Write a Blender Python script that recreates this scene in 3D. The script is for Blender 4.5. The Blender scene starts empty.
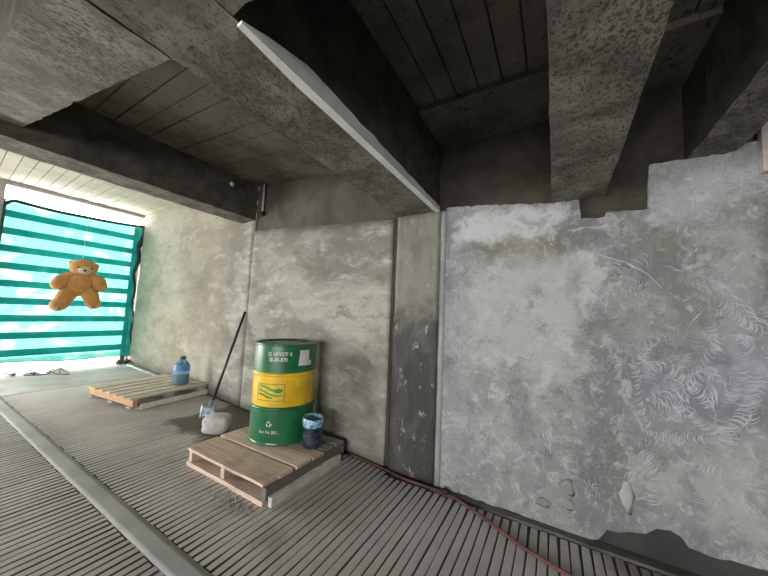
import bpy, bmesh, math, random
from mathutils import Vector, Matrix, noise
random.seed(7)
S = bpy.context.scene
COL = S.collection

# ------------------------------------------------------------------ camera
F_PX = 295.0; CAM_H = 1.36; CAM = Vector((0, 0, CAM_H))
def basis():
    roll = math.radians(2.5)
    dy = Vector((555-384, -(321-288), -F_PX)).normalized()      # world +Y (towards the long wall) seen in the camera
    hd = Vector((math.cos(roll), -math.sin(roll), 0))
    up = hd.cross(dy).normalized()
    dx = dy.cross(up)
    return Matrix((dx, dy, up))
R = basis()
cam = bpy.data.cameras.new('camera'); cam_o = bpy.data.objects.new('camera', cam); COL.objects.link(cam_o)
cam.sensor_width = 36; cam.lens = F_PX*36/768; cam.clip_start = .02; cam.clip_end = 300
cam_o.matrix_world = Matrix.Translation(CAM) @ R.to_4x4()
S.camera = cam_o
def ray(u, v): return R @ Vector((u-384, -(v-288), -F_PX))
def onz(u, v, z=0.0): d = ray(u, v); return CAM + d*((z-CAM_H)/d.z)
def ony(u, v, y): d = ray(u, v); return CAM + d*(y/d.y)
def onx(u, v, x): d = ray(u, v); return CAM + d*(x/d.x)

# ------------------------------------------------------------------ sky and exposure
W = bpy.data.worlds.new('world'); S.world = W; W.use_nodes = True
bg = W.node_tree.nodes['Background']
bg.inputs[0].default_value = (1.0, .985, .955, 1); bg.inputs[1].default_value = 10.0
vs = S.view_settings
vs.view_transform = 'Standard'; vs.look = 'None'; vs.gamma = 1; vs.use_curve_mapping = False
vs.exposure = 0.78

def portal(name, loc, rot, sx, sy):         # light portals in the modelled openings (they only guide sky sampling)
    l = bpy.data.lights.new(name, 'AREA'); l.shape = 'RECTANGLE'; l.size = sx; l.size_y = sy
    l.cycles.is_portal = True
    o = bpy.data.objects.new(name, l); COL.objects.link(o); o.location = loc; o.rotation_euler = rot
portal('opening_portal', (-.3, -4.35, 1.2), (math.radians(90), 0, 0), 4.4, 1.2)
portal('opening_portal', (-8.45, -1.95, 1.05), (0, math.radians(-90), 0), 2.1, 4.5)
portal('opening_portal', (-9.2, 2.0, 1.8), (0, math.radians(-90), 0), 3.4, 3.0)

# ------------------------------------------------------------------ node helpers
class NT:
    def __init__(s, name):
        s.m = bpy.data.materials.new(name); s.m.use_nodes = True
        s.t = s.m.node_tree; s.t.nodes.clear()
        s.out = s.n('ShaderNodeOutputMaterial')
        s.pos = s.n('ShaderNodeNewGeometry').outputs['Position']
    def n(s, ty, **kw):
        x = s.t.nodes.new(ty)
        for k, v in kw.items(): setattr(x, k, v)
        return x
    def l(s, a, b): s.t.links.new(a, b)
    def put(s, sock, v):
        if isinstance(v, bpy.types.NodeSocket): s.l(v, sock)
        elif isinstance(v, (tuple, list)) and len(v) == 3 and sock.type == 'RGBA': sock.default_value = (*v, 1)
        else: sock.default_value = v
    def math(s, op, a, b=0.0, c=None, clamp=False):
        x = s.n('ShaderNodeMath', operation=op, use_clamp=clamp)
        s.put(x.inputs[0], a); s.put(x.inputs[1], b)
        if c is not None: s.put(x.inputs[2], c)
        return x.outputs[0]
    def vec(s, op, a, b):
        x = s.n('ShaderNodeVectorMath', operation=op); s.put(x.inputs[0], a); s.put(x.inputs[1], b); return x.outputs[0]
    def scale(s, v, sc): return s.vec('MULTIPLY', v, sc)
    def noise(s, v, scale=5, detail=4, rough=.6, dist=0, col=False):
        x = s.n('ShaderNodeTexNoise'); s.put(x.inputs['Vector'], v)
        x.inputs['Scale'].default_value = scale; x.inputs['Detail'].default_value = detail
        x.inputs['Roughness'].default_value = rough; x.inputs['Distortion'].default_value = dist
        return x.outputs['Color' if col else 'Fac']
    def ss(s, v, lo, hi):
        x = s.n('ShaderNodeMapRange', interpolation_type='SMOOTHSTEP'); s.put(x.inputs[0], v)
        x.inputs[1].default_value = lo; x.inputs[2].default_value = hi; return x.outputs[0]
    def mix(s, f, a, b, bt='MIX'):
        x = s.n('ShaderNodeMix', data_type='RGBA', blend_type=bt)
        s.put(x.inputs[0], f); s.put(x.inputs[6], a); s.put(x.inputs[7], b); return x.outputs[2]
    def sep(s, v):
        x = s.n('ShaderNodeSeparateXYZ'); s.l(v, x.inputs[0]); return x.outputs
    def bump(s, h, strength=.3, dist=.01, nrm=None):
        x = s.n('ShaderNodeBump'); x.inputs['Strength'].default_value = strength; x.inputs['Distance'].default_value = dist
        s.put(x.inputs['Height'], h)
        if nrm: s.l(nrm, x.inputs['Normal'])
        return x.outputs[0]
    def bsdf(s, col, rough=.8, bump=None, **kw):
        x = s.n('ShaderNodeBsdfPrincipled'); s.put(x.inputs['Base Color'], col); s.put(x.inputs['Roughness'], rough)
        if bump: s.l(bump, x.inputs['Normal'])
        for k, v in kw.items(): s.put(x.inputs[k.replace('_', ' ')], v)
        s.l(x.outputs[0], s.out.inputs[0]); return x
    def boxmask(s, xz, cx, cz, hx, hz, soft):
        a = s.math('SUBTRACT', s.math('ABSOLUTE', s.math('SUBTRACT', xz[0], cx)), hx)
        b = s.math('SUBTRACT', s.math('ABSOLUTE', s.math('SUBTRACT', xz[1], cz)), hz)
        return s.ss(s.math('MAXIMUM', a, b), soft, -soft)

def concrete(name, c1, c2, scale=2.0, pits=None, pit_col=(.02, .02, .018), pit_scale=(14, 14, 14), rough=.85, bump=.35, stretch=(1, 1, 1), under=None):
    t = NT(name)
    p = t.scale(t.pos, stretch)
    a = t.noise(p, scale, 6, .62, .4)
    b = t.noise(t.pos, 38, 3, .6)
    f = t.math('ADD', t.ss(a, .33, .68), t.math('MULTIPLY', t.math('SUBTRACT', b, .5), .5), clamp=True)
    c = t.mix(f, c1, c2)
    h = t.math('ADD', t.math('MULTIPLY', a, .6), t.math('MULTIPLY', b, .35))
    if pits:
        q = t.noise(t.scale(t.pos, pit_scale), 1.0, 3, .65, .6)
        big = t.noise(t.pos, 1.7, 2, .5)
        pm = t.ss(t.math('ADD', q, t.math('MULTIPLY', big, .25)), pits, pits+.07)
        if under:                                      # honeycombing sits in the cast undersides, the shuttered sides are smooth, coloured darker to imitate shade
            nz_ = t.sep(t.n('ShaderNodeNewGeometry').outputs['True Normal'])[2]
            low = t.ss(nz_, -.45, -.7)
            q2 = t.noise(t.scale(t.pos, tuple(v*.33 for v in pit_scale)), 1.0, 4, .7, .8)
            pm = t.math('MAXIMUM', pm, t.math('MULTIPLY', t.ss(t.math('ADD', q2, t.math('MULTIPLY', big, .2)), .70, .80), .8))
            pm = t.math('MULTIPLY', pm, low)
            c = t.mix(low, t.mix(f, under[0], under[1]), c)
        c = t.mix(t.math('MULTIPLY', pm, .8), c, pit_col)
        h = t.math('SUBTRACT', h, t.math('MULTIPLY', pm, .8))
    t.bsdf(c, rough, t.bump(h, bump, .012))
    return t.m

def plain(name, col, rough=.6, var=.25, scale=8, metallic=0.0, bump=.1, **kw):
    t = NT(name)
    a = t.noise(t.pos, scale, 4, .6)
    c = t.mix(t.ss(a, .3, .7), tuple(x*(1-var) for x in col), tuple(min(1, x*(1+var)) for x in col))
    t.bsdf(c, rough, t.bump(a, bump, .005), Metallic=metallic, **kw)
    return t.m

M = {}
# ------------------------------------------------------------------ mesh helpers
def link(o, parent=None, **props):
    COL.objects.link(o)
    if parent: o.parent = parent
    for k, v in props.items(): o[k] = v
    return o
def mesh_obj(name, verts, faces, mat=None, parent=None, smooth=False, **props):
    me = bpy.data.meshes.new(name); me.from_pydata([tuple(v) for v in verts], [], faces)
    bm = bmesh.new(); bm.from_mesh(me); bmesh.ops.recalc_face_normals(bm, faces=bm.faces); bm.to_mesh(me); bm.free()
    if mat: me.materials.append(mat)
    if smooth: me.polygons.foreach_set('use_smooth', [True]*len(me.polygons))
    me.update()
    return link(bpy.data.objects.new(name, me), parent, **props)
def bm_obj(name, bm, mat, parent=None, smooth=False, **props):
    me = bpy.data.meshes.new(name); bmesh.ops.recalc_face_normals(bm, faces=bm.faces); bm.to_mesh(me); bm.free()
    me.materials.append(mat)
    if smooth: me.polygons.foreach_set('use_smooth', [True]*len(me.polygons))
    return link(bpy.data.objects.new(name, me), parent, **props)
def empty(name, loc=(0, 0, 0), rz=0, **props):
    o = bpy.data.objects.new(name, None); o.location = loc; o.rotation_euler = (0, 0, rz); o.empty_display_size = .1
    return link(o, None, **props)
def copy_obj(o, parent=None):
    c = o.copy(); COL.objects.link(c); c.parent = parent; return c

def hexa(corner, n, jitter=0.0, jscale=9.0, edge_chip=0.0):
    """corner(a,b,c) with a,b,c in 0..1 -> point ; n = subdivisions; closed surface grid"""
    vid = {}; V = []; Fc = []
    def vert(i, j, k):
        key = (i, j, k)
        if key not in vid:
            p = Vector(corner(i/n[0], j/n[1], k/n[2]))
            d = noise.noise_vector(p*jscale)*jitter
            ne = (i in (0, n[0])) + (j in (0, n[1])) + (k in (0, n[2]))
            if ne >= 2 and edge_chip:
                c = Vector(corner(.5, .5, .5))
                d += (c-p).normalized()*edge_chip*max(0, noise.noise(p*jscale*2.3))
            vid[key] = len(V); V.append(p+d)
        return vid[key]
    for a in range(3):
        b, c = (a+1) % 3, (a+2) % 3
        for side in (0, n[a]):
            for i in range(n[b]):
                for j in range(n[c]):
                    q = []
                    for di, dj in ((0, 0), (1, 0), (1, 1), (0, 1)):
                        ix = [0, 0, 0]; ix[a] = side; ix[b] = i+di; ix[c] = j+dj
                        q.append(vert(*ix))
                    Fc.append(q)
    return V, Fc
def boxc(x0, x1, y0, y1, z0, z1):
    return lambda a, b, c: (x0+(x1-x0)*a, y0+(y1-y0)*b, z0+(z1-z0)*c)
def add_box(bm, x0, x1, y0, y1, z0, z1, bev=0.0):
    r = bmesh.ops.create_cube(bm, size=1)
    vs_ = r['verts']
    bmesh.ops.scale(bm, vec=(x1-x0, y1-y0, z1-z0), verts=vs_)
    bmesh.ops.translate(bm, vec=((x0+x1)/2, (y0+y1)/2, (z0+z1)/2), verts=vs_)
    if bev:
        es = list({e for v in vs_ for e in v.link_edges})
        bmesh.ops.bevel(bm, geom=es, offset=bev, segments=1, affect='EDGES')
def box_obj(name, x0, x1, y0, y1, z0, z1, mat, parent=None, bev=0.0, **props):
    bm = bmesh.new(); add_box(bm, x0, x1, y0, y1, z0, z1, bev); return bm_obj(name, bm, mat, parent, **props)
def tube(name, pts, r, mat, parent=None, seg=8, smooth_pts=True, **props):
    if smooth_pts and len(pts) > 2:
        P = [Vector(p) for p in pts]; Q = []
        for i in range(len(P)-1):
            p0, p1, p2, p3 = P[max(i-1, 0)], P[i], P[i+1], P[min(i+2, len(P)-1)]
            for k in range(6):
                t = k/6
                Q.append(.5*((2*p1)+(-p0+p2)*t+(2*p0-5*p1+4*p2-p3)*t*t+(-p0+3*p1-3*p2+p3)*t**3))
        Q.append(P[-1]); pts = Q
    P = [Vector(p) for p in pts]; V = []; Fc = []
    up = Vector((0, 0, 1))
    for i, p in enumerate(P):
        d = (P[min(i+1, len(P)-1)]-P[max(i-1, 0)]).normalized()
        a = d.cross(up)
        if a.length < .05: a = d.cross(Vector((1, 0, 0)))
        a.normalize(); b = d.cross(a)
        rr = r[i] if isinstance(r, (list, tuple)) else r
        for k in range(seg):
            t = 2*math.pi*k/seg; V.append(p+(a*math.cos(t)+b*math.sin(t))*rr)
    for i in range(len(P)-1):
        for k in range(seg):
            k2 = (k+1) % seg; Fc.append((i*seg+k, i*seg+k2, (i+1)*seg+k2, (i+1)*seg+k))
    Fc.append(tuple(range(seg))); Fc.append(tuple((len(P)-1)*seg+k for k in range(seg)))
    return mesh_obj(name, V, Fc, mat, parent, True, **props)
def lathe(name, prof, mat, parent=None, seg=40, center=(0, 0), caps=(True, True), smooth=True, **props):
    V = []; Fc = []
    for r, z in prof:
        for k in range(seg):
            t = 2*math.pi*k/seg; V.append((center[0]+r*math.cos(t), center[1]+r*math.sin(t), z))
    for i in range(len(prof)-1):
        for k in range(seg):
            k2 = (k+1) % seg; Fc.append((i*seg+k, i*seg+k2, (i+1)*seg+k2, (i+1)*seg+k))
    if caps[0]: Fc.append(tuple(range(seg)))
    if caps[1]: Fc.append(tuple((len(prof)-1)*seg+k for k in range(seg)))
    return mesh_obj(name, V, Fc, mat, parent, smooth, **props)
def poly_slab(name, pts, y0, y1, mat, parent=None, **props):
    """outline in (x,z), extruded between y0 (front) and y1; y may be functions of x"""
    f0 = y0 if callable(y0) else (lambda x: y0); f1 = y1 if callable(y1) else (lambda x: y1)
    bm = bmesh.new()
    a = [bm.verts.new((x, f0(x), z)) for x, z in pts]; b = [bm.verts.new((x, f1(x), z)) for x, z in pts]
    n = len(pts)
    bm.faces.new(a); bm.faces.new(b[::-1])
    for i in range(n): bm.faces.new((a[i], a[(i+1) % n], b[(i+1) % n], b[i]))
    bmesh.ops.triangulate(bm, faces=[f for f in bm.faces if len(f.verts) > 4])
    return bm_obj(name, bm, mat, parent, **props)

# ------------------------------------------------------------------ layout numbers (metres)
YW = 2.41                                             # long wall, right part
def YL(x): d = -1.26-x; return YW + .115*d - .0035*d*d if d > 0 else YW + .115*d                 # long wall, left part is turned away a little
XE = -8.4                                             # far end
def zceil1(x): return 2.80 + .135*(-1.27-x)           # ramp soffit between the two left beams
def zceil0(x): return 3.20 + .055*(-4.1-x)            # soffit beyond them
ZC = 2.89

# ------------------------------------------------------------------ materials of the setting
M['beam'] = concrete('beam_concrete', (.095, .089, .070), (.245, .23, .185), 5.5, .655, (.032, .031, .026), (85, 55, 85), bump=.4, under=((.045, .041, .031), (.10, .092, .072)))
M['slab'] = concrete('slab_concrete', (.075, .068, .052), (.165, .15, .115), 2.2, .72, pit_scale=(30, 30, 30))
M['daylit_slab'] = concrete('daylit_slab_concrete', (.56, .50, .40), (.70, .64, .53), 2.2)  # soffit colour raised and warmed to imitate daylight in the far bay
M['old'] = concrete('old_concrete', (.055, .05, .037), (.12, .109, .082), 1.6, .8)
M['shaded_dark'] = concrete('shaded_dark_concrete', (.022, .019, .014), (.07, .06, .042), 2.2, .8)  # bare dark concrete above the plaster, albedo cut further to imitate shade
M['strip'] = concrete('strip_concrete', (.35, .355, .345), (.46, .465, .45), 2.0, .82, bump=.15)
M['kerb'] = concrete('kerb_concrete', (.06, .058, .052), (.14, .135, .12), 4, .78)
M['chamfer'] = concrete('fresh_white_plaster', (.70, .71, .72), (.88, .89, .90), 5)
M['groove'] = concrete('groove_concrete', (.035, .034, .03), (.08, .077, .07), 5)
M['render_pale'] = concrete('pale_lintel_concrete', (.36, .35, .34), (.46, .45, .43), 3)
M['render'] = concrete('rear_concrete', (.09, .09, .085), (.15, .15, .14), 2)

def rib_material():
    t = NT('rib_concrete')
    a = t.noise(t.pos, 1.3, 5, .6); b = t.noise(t.pos, 45, 3, .65); d = t.noise(t.pos, 7, 4, .7)
    c = t.mix(t.ss(a, .3, .7), (.43, .412, .388), (.58, .556, .525))
    c = t.mix(t.math('MULTIPLY', t.ss(d, .55, .75), .5), c, (.68, .66, .62))
    c = t.mix(t.math('MULTIPLY', t.ss(b, .58, .75), .45), c, (.2, .195, .18))
    # damp brown patch between the pallets and along the wall
    w = t.vec('ADD', t.pos, t.scale(t.vec('SUBTRACT', t.noise(t.pos, 5, 3, .6, 0, True), (.5, .5, .5)), (.35, .35, 0)))
    x, y, z = t.sep(w)
    wet = t.boxmask((x, y), -3.15, 2.35, .75, .55, .06)
    wet2 = t.boxmask((x, y), .75, 2.3, .5, .18, .1)
    wet = t.math('MAXIMUM', wet, t.math('MULTIPLY', wet2, .6))
    c = t.mix(t.math('MULTIPLY', wet, .9), c, (.07, .048, .026))
    # oil stains
    for sx, sy, h in ((-2.9, .35, .16), (-1.95, 1.33, .12), (-1.45, 1.3, .1), (-2.2, -.1, .12)):
        c = t.mix(t.math('MULTIPLY', t.boxmask((x, y), sx, sy, h, h*.5, .12), .45), c, (.09, .09, .085))
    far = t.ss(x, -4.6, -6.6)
    c = t.mix(t.math('MULTIPLY', far, .7), c, (.70, .68, .65))  # ribs painted paler towards the far end, imitating daylight by the tarp
    gz = t.sep(t.pos)[2]
    c = t.mix(t.ss(gz, -.0030, -.0062), c, (.03, .029, .025))
    r = t.mix(wet, (.75,)*3, (.35,)*3)
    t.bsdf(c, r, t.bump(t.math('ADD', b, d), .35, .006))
    return t.m
M['rib'] = rib_material()

def left_plaster():
    t = NT('left_plaster')
    w = t.vec('ADD', t.pos, t.scale(t.vec('SUBTRACT', t.noise(t.pos, 2.2, 3, .6, 0, True), (.5, .5, .5)), (.5, .5, .22)))
    s1 = t.noise(t.scale(w, (.55, .55, 1.1)), 1.5, 5, .62, .2)
    s2 = t.noise(t.scale(w, (1.1, 1.1, 3.4)), 2.0, 7, .74, 0)
    b = t.noise(t.pos, 26, 5, .7)
    c = t.mix(t.ss(s1, .36, .64), (.20, .19, .16), (.40, .387, .342))
    c = t.mix(t.math('MULTIPLY', t.ss(s2, .50, .70), .6), c, (.62, .615, .58))
    c = t.mix(t.math('MULTIPLY', t.ss(s2, .48, .34), .7), c, (.16, .147, .115))
    c = t.mix(t.math('MULTIPLY', t.ss(b, .56, .72), .35), c, (.17, .16, .135))
    x, y, z = t.sep(w)
    c = t.mix(t.math('MULTIPLY', t.ss(x, -3.9, -5.0), .35), c, (.55, .48, .35))  # warm pale tint imitates the light on the wall near the tarp
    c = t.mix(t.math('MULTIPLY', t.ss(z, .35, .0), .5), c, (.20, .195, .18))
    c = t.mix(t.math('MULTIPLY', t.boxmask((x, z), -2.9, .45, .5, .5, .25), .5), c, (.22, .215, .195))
    h = t.math('ADD', t.math('MULTIPLY', s2, .7), t.math('MULTIPLY', b, .25))
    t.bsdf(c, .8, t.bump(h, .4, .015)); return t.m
M['left_plaster'] = left_plaster()

def PW(u, v): p = ony(u, v, YW-.03); return p.x, p.z
def right_plaster():
    t = NT('right_plaster')
    nz = t.vec('SUBTRACT', t.noise(t.pos, 4.5, 6, .68, 0, True), (.5, .5, .5))
    w = t.vec('ADD', t.pos, t.scale(nz, (.48, 0, .40)))
    xz = t.sep(w); xz = (xz[0], xz[2])
    big = t.noise(t.pos, 1.6, 5, .6, .3)
    streak = t.noise(t.scale(t.pos, (5, 1, 1.1)), 3.0, 5, .68, .4)
    fine = t.noise(t.pos, 30, 4, .65)
    mid = t.noise(t.vec('ADD', t.pos, t.scale(nz, (.1, 0, .1))), 9, 7, .7, 1.6)
    c = t.mix(t.ss(big, .34, .66), (.17, .177, .178), (.31, .317, .316))
    c = t.mix(t.math('MULTIPLY', t.ss(mid, .47, .30), .75), c, (.14, .146, .146))
    c = t.mix(t.math('MULTIPLY', t.ss(streak, .55, .75), .3), c, (.48, .485, .48))
    def patch(c, u0, v0, u1, v1, col, amt, soft=.06):
        a, b = PW(u0, v0), PW(u1, v1)
        m = t.boxmask(xz, (a[0]+b[0])/2, (a[1]+b[1])/2, abs(b[0]-a[0])/2, abs(b[1]-a[1])/2, soft)
        return t.mix(t.math('MULTIPLY', m, amt), c, col)
    c = patch(c, 450, 230, 466, 480, (.36, .40, .42), .4, .06)
    c = patch(c, 470, 262, 576, 380, (.50, .49, .465), .7, .10)
    c = patch(c, 455, 218, 556, 236, (.62, .64, .65), .75, .05)
    c = patch(c, 466, 243, 585, 251, (.20, .19, .135), .65, .05)
    c = patch(c, 582, 250, 602, 312, (.58, .59, .59), .65, .04)
    c = patch(c, 655, 180, 760, 215, (.46, .48, .49), .6, .06)
    c = patch(c, 625, 234, 690, 250, (.22, .21, .16), .6, .04)
    c = patch(c, 725, 205, 762, 232, (.25, .235, .21), .6, .04)
    c = patch(c, 662, 275, 712, 330, (.20, .195, .185), .75, .05)
    c = patch(c, 700, 230, 768, 285, (.46, .46, .455), .5, .05)
    c = patch(c, 608, 318, 636, 350, (.19, .185, .175), .55, .05)
    c = patch(c, 584, 350, 628, 500, (.15, .167, .164), .75, .05)
    c = patch(c, 628, 345, 768, 435, (.20, .21, .245), .7, .05)
    c = patch(c, 720, 290, 768, 400, (.36, .37, .415), .55, .05)
    c = patch(c, 630, 455, 690, 505, (.44, .44, .42), .55, .05)
    c = patch(c, 700, 455, 768, 545, (.43, .43, .43), .6, .05)
    c = patch(c, 455, 440, 570, 500, (.31, .325, .32), .55, .06)
    c = patch(c, 606, 430, 632, 515, (.17, .175, .17), .65, .04)
    c = patch(c, 500, 475, 610, 525, (.22, .23, .225), .4, .06)
    # trowel arcs: rings around scattered centres
    v = t.n('ShaderNodeTexVoronoi'); v.inputs['Scale'].default_value = 6.5; t.l(w, v.inputs['Vector'])
    rings = t.math('SINE', t.math('MULTIPLY', v.outputs['Distance'], 75))
    rm = t.math('MULTIPLY', t.ss(rings, .25, .95), t.ss(t.noise(t.pos, 5, 2), .5, .62))
    c = t.mix(t.math('MULTIPLY', rm, .35), c, (.56, .57, .57))
    cl = t.noise(t.scale(w, (1.3, 1, 1)), 5.5, 6, .72, .3)
    c = t.mix(t.math('MULTIPLY', t.ss(cl, .48, .34), .5), c, (.13, .135, .135))
    c = t.mix(t.math('MULTIPLY', t.ss(cl, .53, .66), .5), c, (.54, .55, .555))
    st2 = t.noise(t.scale(t.pos, (26, 1, 4)), 2.2, 4, .7, .6)
    c = t.mix(t.math('MULTIPLY', t.ss(st2, .56, .72), .3), c, (.55, .555, .555))
    c = t.mix(t.math('MULTIPLY', t.ss(mid, .53, .68), .6), c, (.54, .55, .555))
    c = t.mix(t.math('MULTIPLY', t.ss(fine, .58, .72), .4), c, (.15, .15, .145))
    h = t.math('ADD', t.math('MULTIPLY', fine, .4), t.math('ADD', t.math('MULTIPLY', streak, .5), t.math('MULTIPLY', rm, .35)))
    t.bsdf(c, .78, t.bump(h, .4, .012)); return t.m
M['right_plaster'] = right_plaster()

def column_material():
    t = NT('column_plaster')
    a = t.noise(t.scale(t.pos, (3, 1, 1)), 2.4, 6, .65, .5); b = t.noise(t.scale(t.pos, (2, 1, 1.2)), 6, 4, .7); f = t.noise(t.pos, 36, 3)
    x, y, z = t.sep(t.vec('ADD', t.pos, t.scale(t.vec('SUBTRACT', t.noise(t.pos, 4, 3, .6, 0, True), (.5, .5, .5)), (.3, 0, .9))))
    dry = t.mix(t.ss(a, .35, .65), (.16, .155, .128), (.24, .232, .20))
    wet = t.mix(t.ss(a, .35, .65), (.04, .041, .039), (.08, .08, .074))
    c = t.mix(t.ss(z, 1.5, 1.15), dry, wet)
    c = t.mix(t.math('MULTIPLY', t.ss(b, .6, .72), .7), c, (.47, .47, .45))
    t.bsdf(c, .7, t.bump(t.math('ADD', a, f), .2, .01)); return t.m
M['column'] = column_material()

# ------------------------------------------------------------------ floor
floor = box_obj('floor', -10.5, 4.0, -4.6, 3.7, -.20, -.0078, M['groove'], kind='structure')
PITCH = .0555
def rib_mesh(name, seed):
    rnd = random.Random(seed); V = []; Fc = []
    n = 7; prof = [(-.0240, -.0085), (-.0228, -.0018), (-.019, 0), (.019, 0), (.0228, -.0018), (.0240, -.0085)]
    for i in range(n+1):
        t = i/n; j0 = (rnd.random()-.5)*.004; j1 = (rnd.random()-.5)*.004; e = .82 if i in (0, n) else 1
        dz = -.0025 if i in (0, n) else (rnd.random()-.5)*.0016
        for k, (x, z) in enumerate(prof): V.append((x*e+(j0 if k < 3 else j1), t, z+(dz if z > -.005 else 0)))
        if i in (0, n): pass
    m = len(prof)
    for i in range(n):
        for k in range(m-1): Fc.append((i*m+k, (i+1)*m+k, (i+1)*m+k+1, i*m+k+1))
    Fc.append(tuple(range(m))); Fc.append(tuple(n*m+k for k in range(m)))
    me = bpy.data.meshes.new(name); me.from_pydata(V, [], Fc); me.materials.append(M['rib']); me.update(); return me
ribs = [rib_mesh('rib', s) for s in range(6)]
x = 1.15; i = 0
while x > -6.6:
    for side in (0, 1):
        o = bpy.data.objects.new('rib', ribs[random.randrange(6)])
        if side == 0:
            y0 = 1.0+random.uniform(-.008, .008); y1 = (YW-.10 if x > -1.25 else YL(x)-.05)+random.uniform(-.01, .006)
        else:
            y1 = .868+random.uniform(-.008, .008); y0 = -3.4
            if x > .2: continue
        o.location = (x+random.uniform(-.002, .002), y0, random.uniform(-.0006, .0006)); o.scale = (1, y1-y0, 1)
        link(o, floor)
    x -= PITCH
# smooth strip between the two ribbed lanes, kerb, smooth landing at the far end
V, Fc = hexa(boxc(-8.6, 2.2, .872, .996, -.05, -.002), (90, 4, 1), .002, 6)
mesh_obj('smooth_strip', V, Fc, M['strip'], floor, True)
V, Fc = hexa(boxc(-.86, 2.2, YW-.085, YW+.05, -.05, .012), (40, 2, 1), .006, 8)
mesh_obj('kerb', V, Fc, M['kerb'], floor)
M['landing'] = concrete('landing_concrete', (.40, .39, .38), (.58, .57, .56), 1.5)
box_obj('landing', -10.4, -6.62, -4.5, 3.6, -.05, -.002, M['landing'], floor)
# loose grit at the pallet corner
bm = bmesh.new(); rnd = random.Random(3)
for k in range(150):
    p = onz(rnd.gauss(250, 26), rnd.gauss(493, 5)); s_ = rnd.uniform(.002, .006)
    if p.y > 1.43 and p.x < -1.68: p.y = 1.43-abs(rnd.gauss(0, .05))
    r_ = bmesh.ops.create_icosphere(bm, subdivisions=1, radius=s_)
    bmesh.ops.translate(bm, vec=(p.x, p.y, s_*.6), verts=r_['verts'])
bm_obj('grit', bm, M['render_pale'], floor, kind='stuff')

# ------------------------------------------------------------------ walls
wall_right = box_obj('wall_right', -1.30, 4.0, YW, YW+.35, -.1, 3.0, M['shaded_dark'], kind='structure')
top = [(.06, 2.208), (.150, 2.206), (.158, 2.07), (.29, 2.066), (.30, 2.098), (.512, 2.088), (.522, 2.375), (.68, 2.372), (.87, 2.366), (.872, 2.41), (4.0, 2.43)]
low_px = [(768, 571), (742, 564), (722, 560), (711, 557), (700, 552), (689, 548), (681, 537), (671, 531), (657, 529), (645, 534), (630, 532), (619, 533), (607, 530), (598, 540), (585, 541)]
low = [(4.0, .12)] + [PW(*p) for p in low_px] + [(-.2, .014), (-.80, .014)]
# the visible end of the pilaster side is at x = -0.80
outline = [(-.80, 2.285), (-.5, 2.262), (-.3, 2.24), (-.06, 2.21)] + top + low
# roughen the outline a little
out2 = []
for (a, b), (c, d) in zip(outline, outline[1:]+outline[:1]):
    L = math.hypot(c-a, d-b); n = max(1, int(L/.03)) if L < 1 else 1
    for k in range(n):
        t = k/n; q = (a+(c-a)*t, b+(d-b)*t)
        j = .006 if k else 0
        out2.append((q[0]+random.uniform(-j, j)*.3, q[1]+random.uniform(-j, j)))
poly_slab('plaster_layer', out2, YW-.028, YW+.01, M['right_plaster'], wall_right)
# damp base under the broken plaster edge
M['damp'] = concrete('damp_concrete', (.028, .029, .028), (.05, .05, .047), 3, rough=.6)
poly_slab('damp_base', [(-.2, .0), (4.0, .0), (4.0, .55), (-.1, .4)], YW-.008, YW+.01, M['damp'], wall_right)

# trowel marks: raised crescents of plaster, in chains
M['mark'] = concrete('trowel_mark_plaster', (.36, .375, .41), (.50, .515, .56), 6)
mk_v, mk_f = [], []
def arc(cx, cz, r, a0, a1, wd, proud=.003):
    n = 7; b = len(mk_v)
    for k in range(n+1):
        t = k/n; a = a0+(a1-a0)*t; w_ = wd*math.sin(math.pi*min(max(t, .06), .94))
        for rr, yy in ((r-w_, 0), (r, proud), (r+w_, 0)):
            mk_v.append((cx+rr*math.cos(a), YW-.0285-yy+.0005, cz+rr*math.sin(a)))
    for k in range(n):
        for j in range(2): mk_f.append((b+k*3+j, b+k*3+j+1, b+k*3+j+4, b+k*3+j+3))
rnd = random.Random(11)
def chain(p0, p1, n, r, face, spread=1.1, wd=.0035):
    a, b = PW(*p0), PW(*p1)
    for k in range(n):
        t = (k+rnd.uniform(-.2, .2))/max(1, n-1)
        rr = r*rnd.uniform(.8, 1.2); f = face+rnd.uniform(-.2, .2)
        arc(a[0]+(b[0]-a[0])*t, a[1]+(b[1]-a[1])*t, rr, f-spread/2*rnd.uniform(.7, 1.1), f+spread/2*rnd.uniform(.7, 1.1), wd*rnd.uniform(.6, 1.3))
chain((712, 290), (752, 328), 13, .055, math.radians(50), 1.8)
chain((641, 431), (676, 438), 13, .035, math.radians(-10), 1.7, .003)
chain((674, 438), (712, 440), 10, .04, math.radians(190), 1.6, .004)
chain((640, 345), (662, 338), 6, .035, math.radians(20), 1.5)
chain((632, 292), (652, 286), 6, .03, math.radians(160), 1.5, .003)
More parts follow.
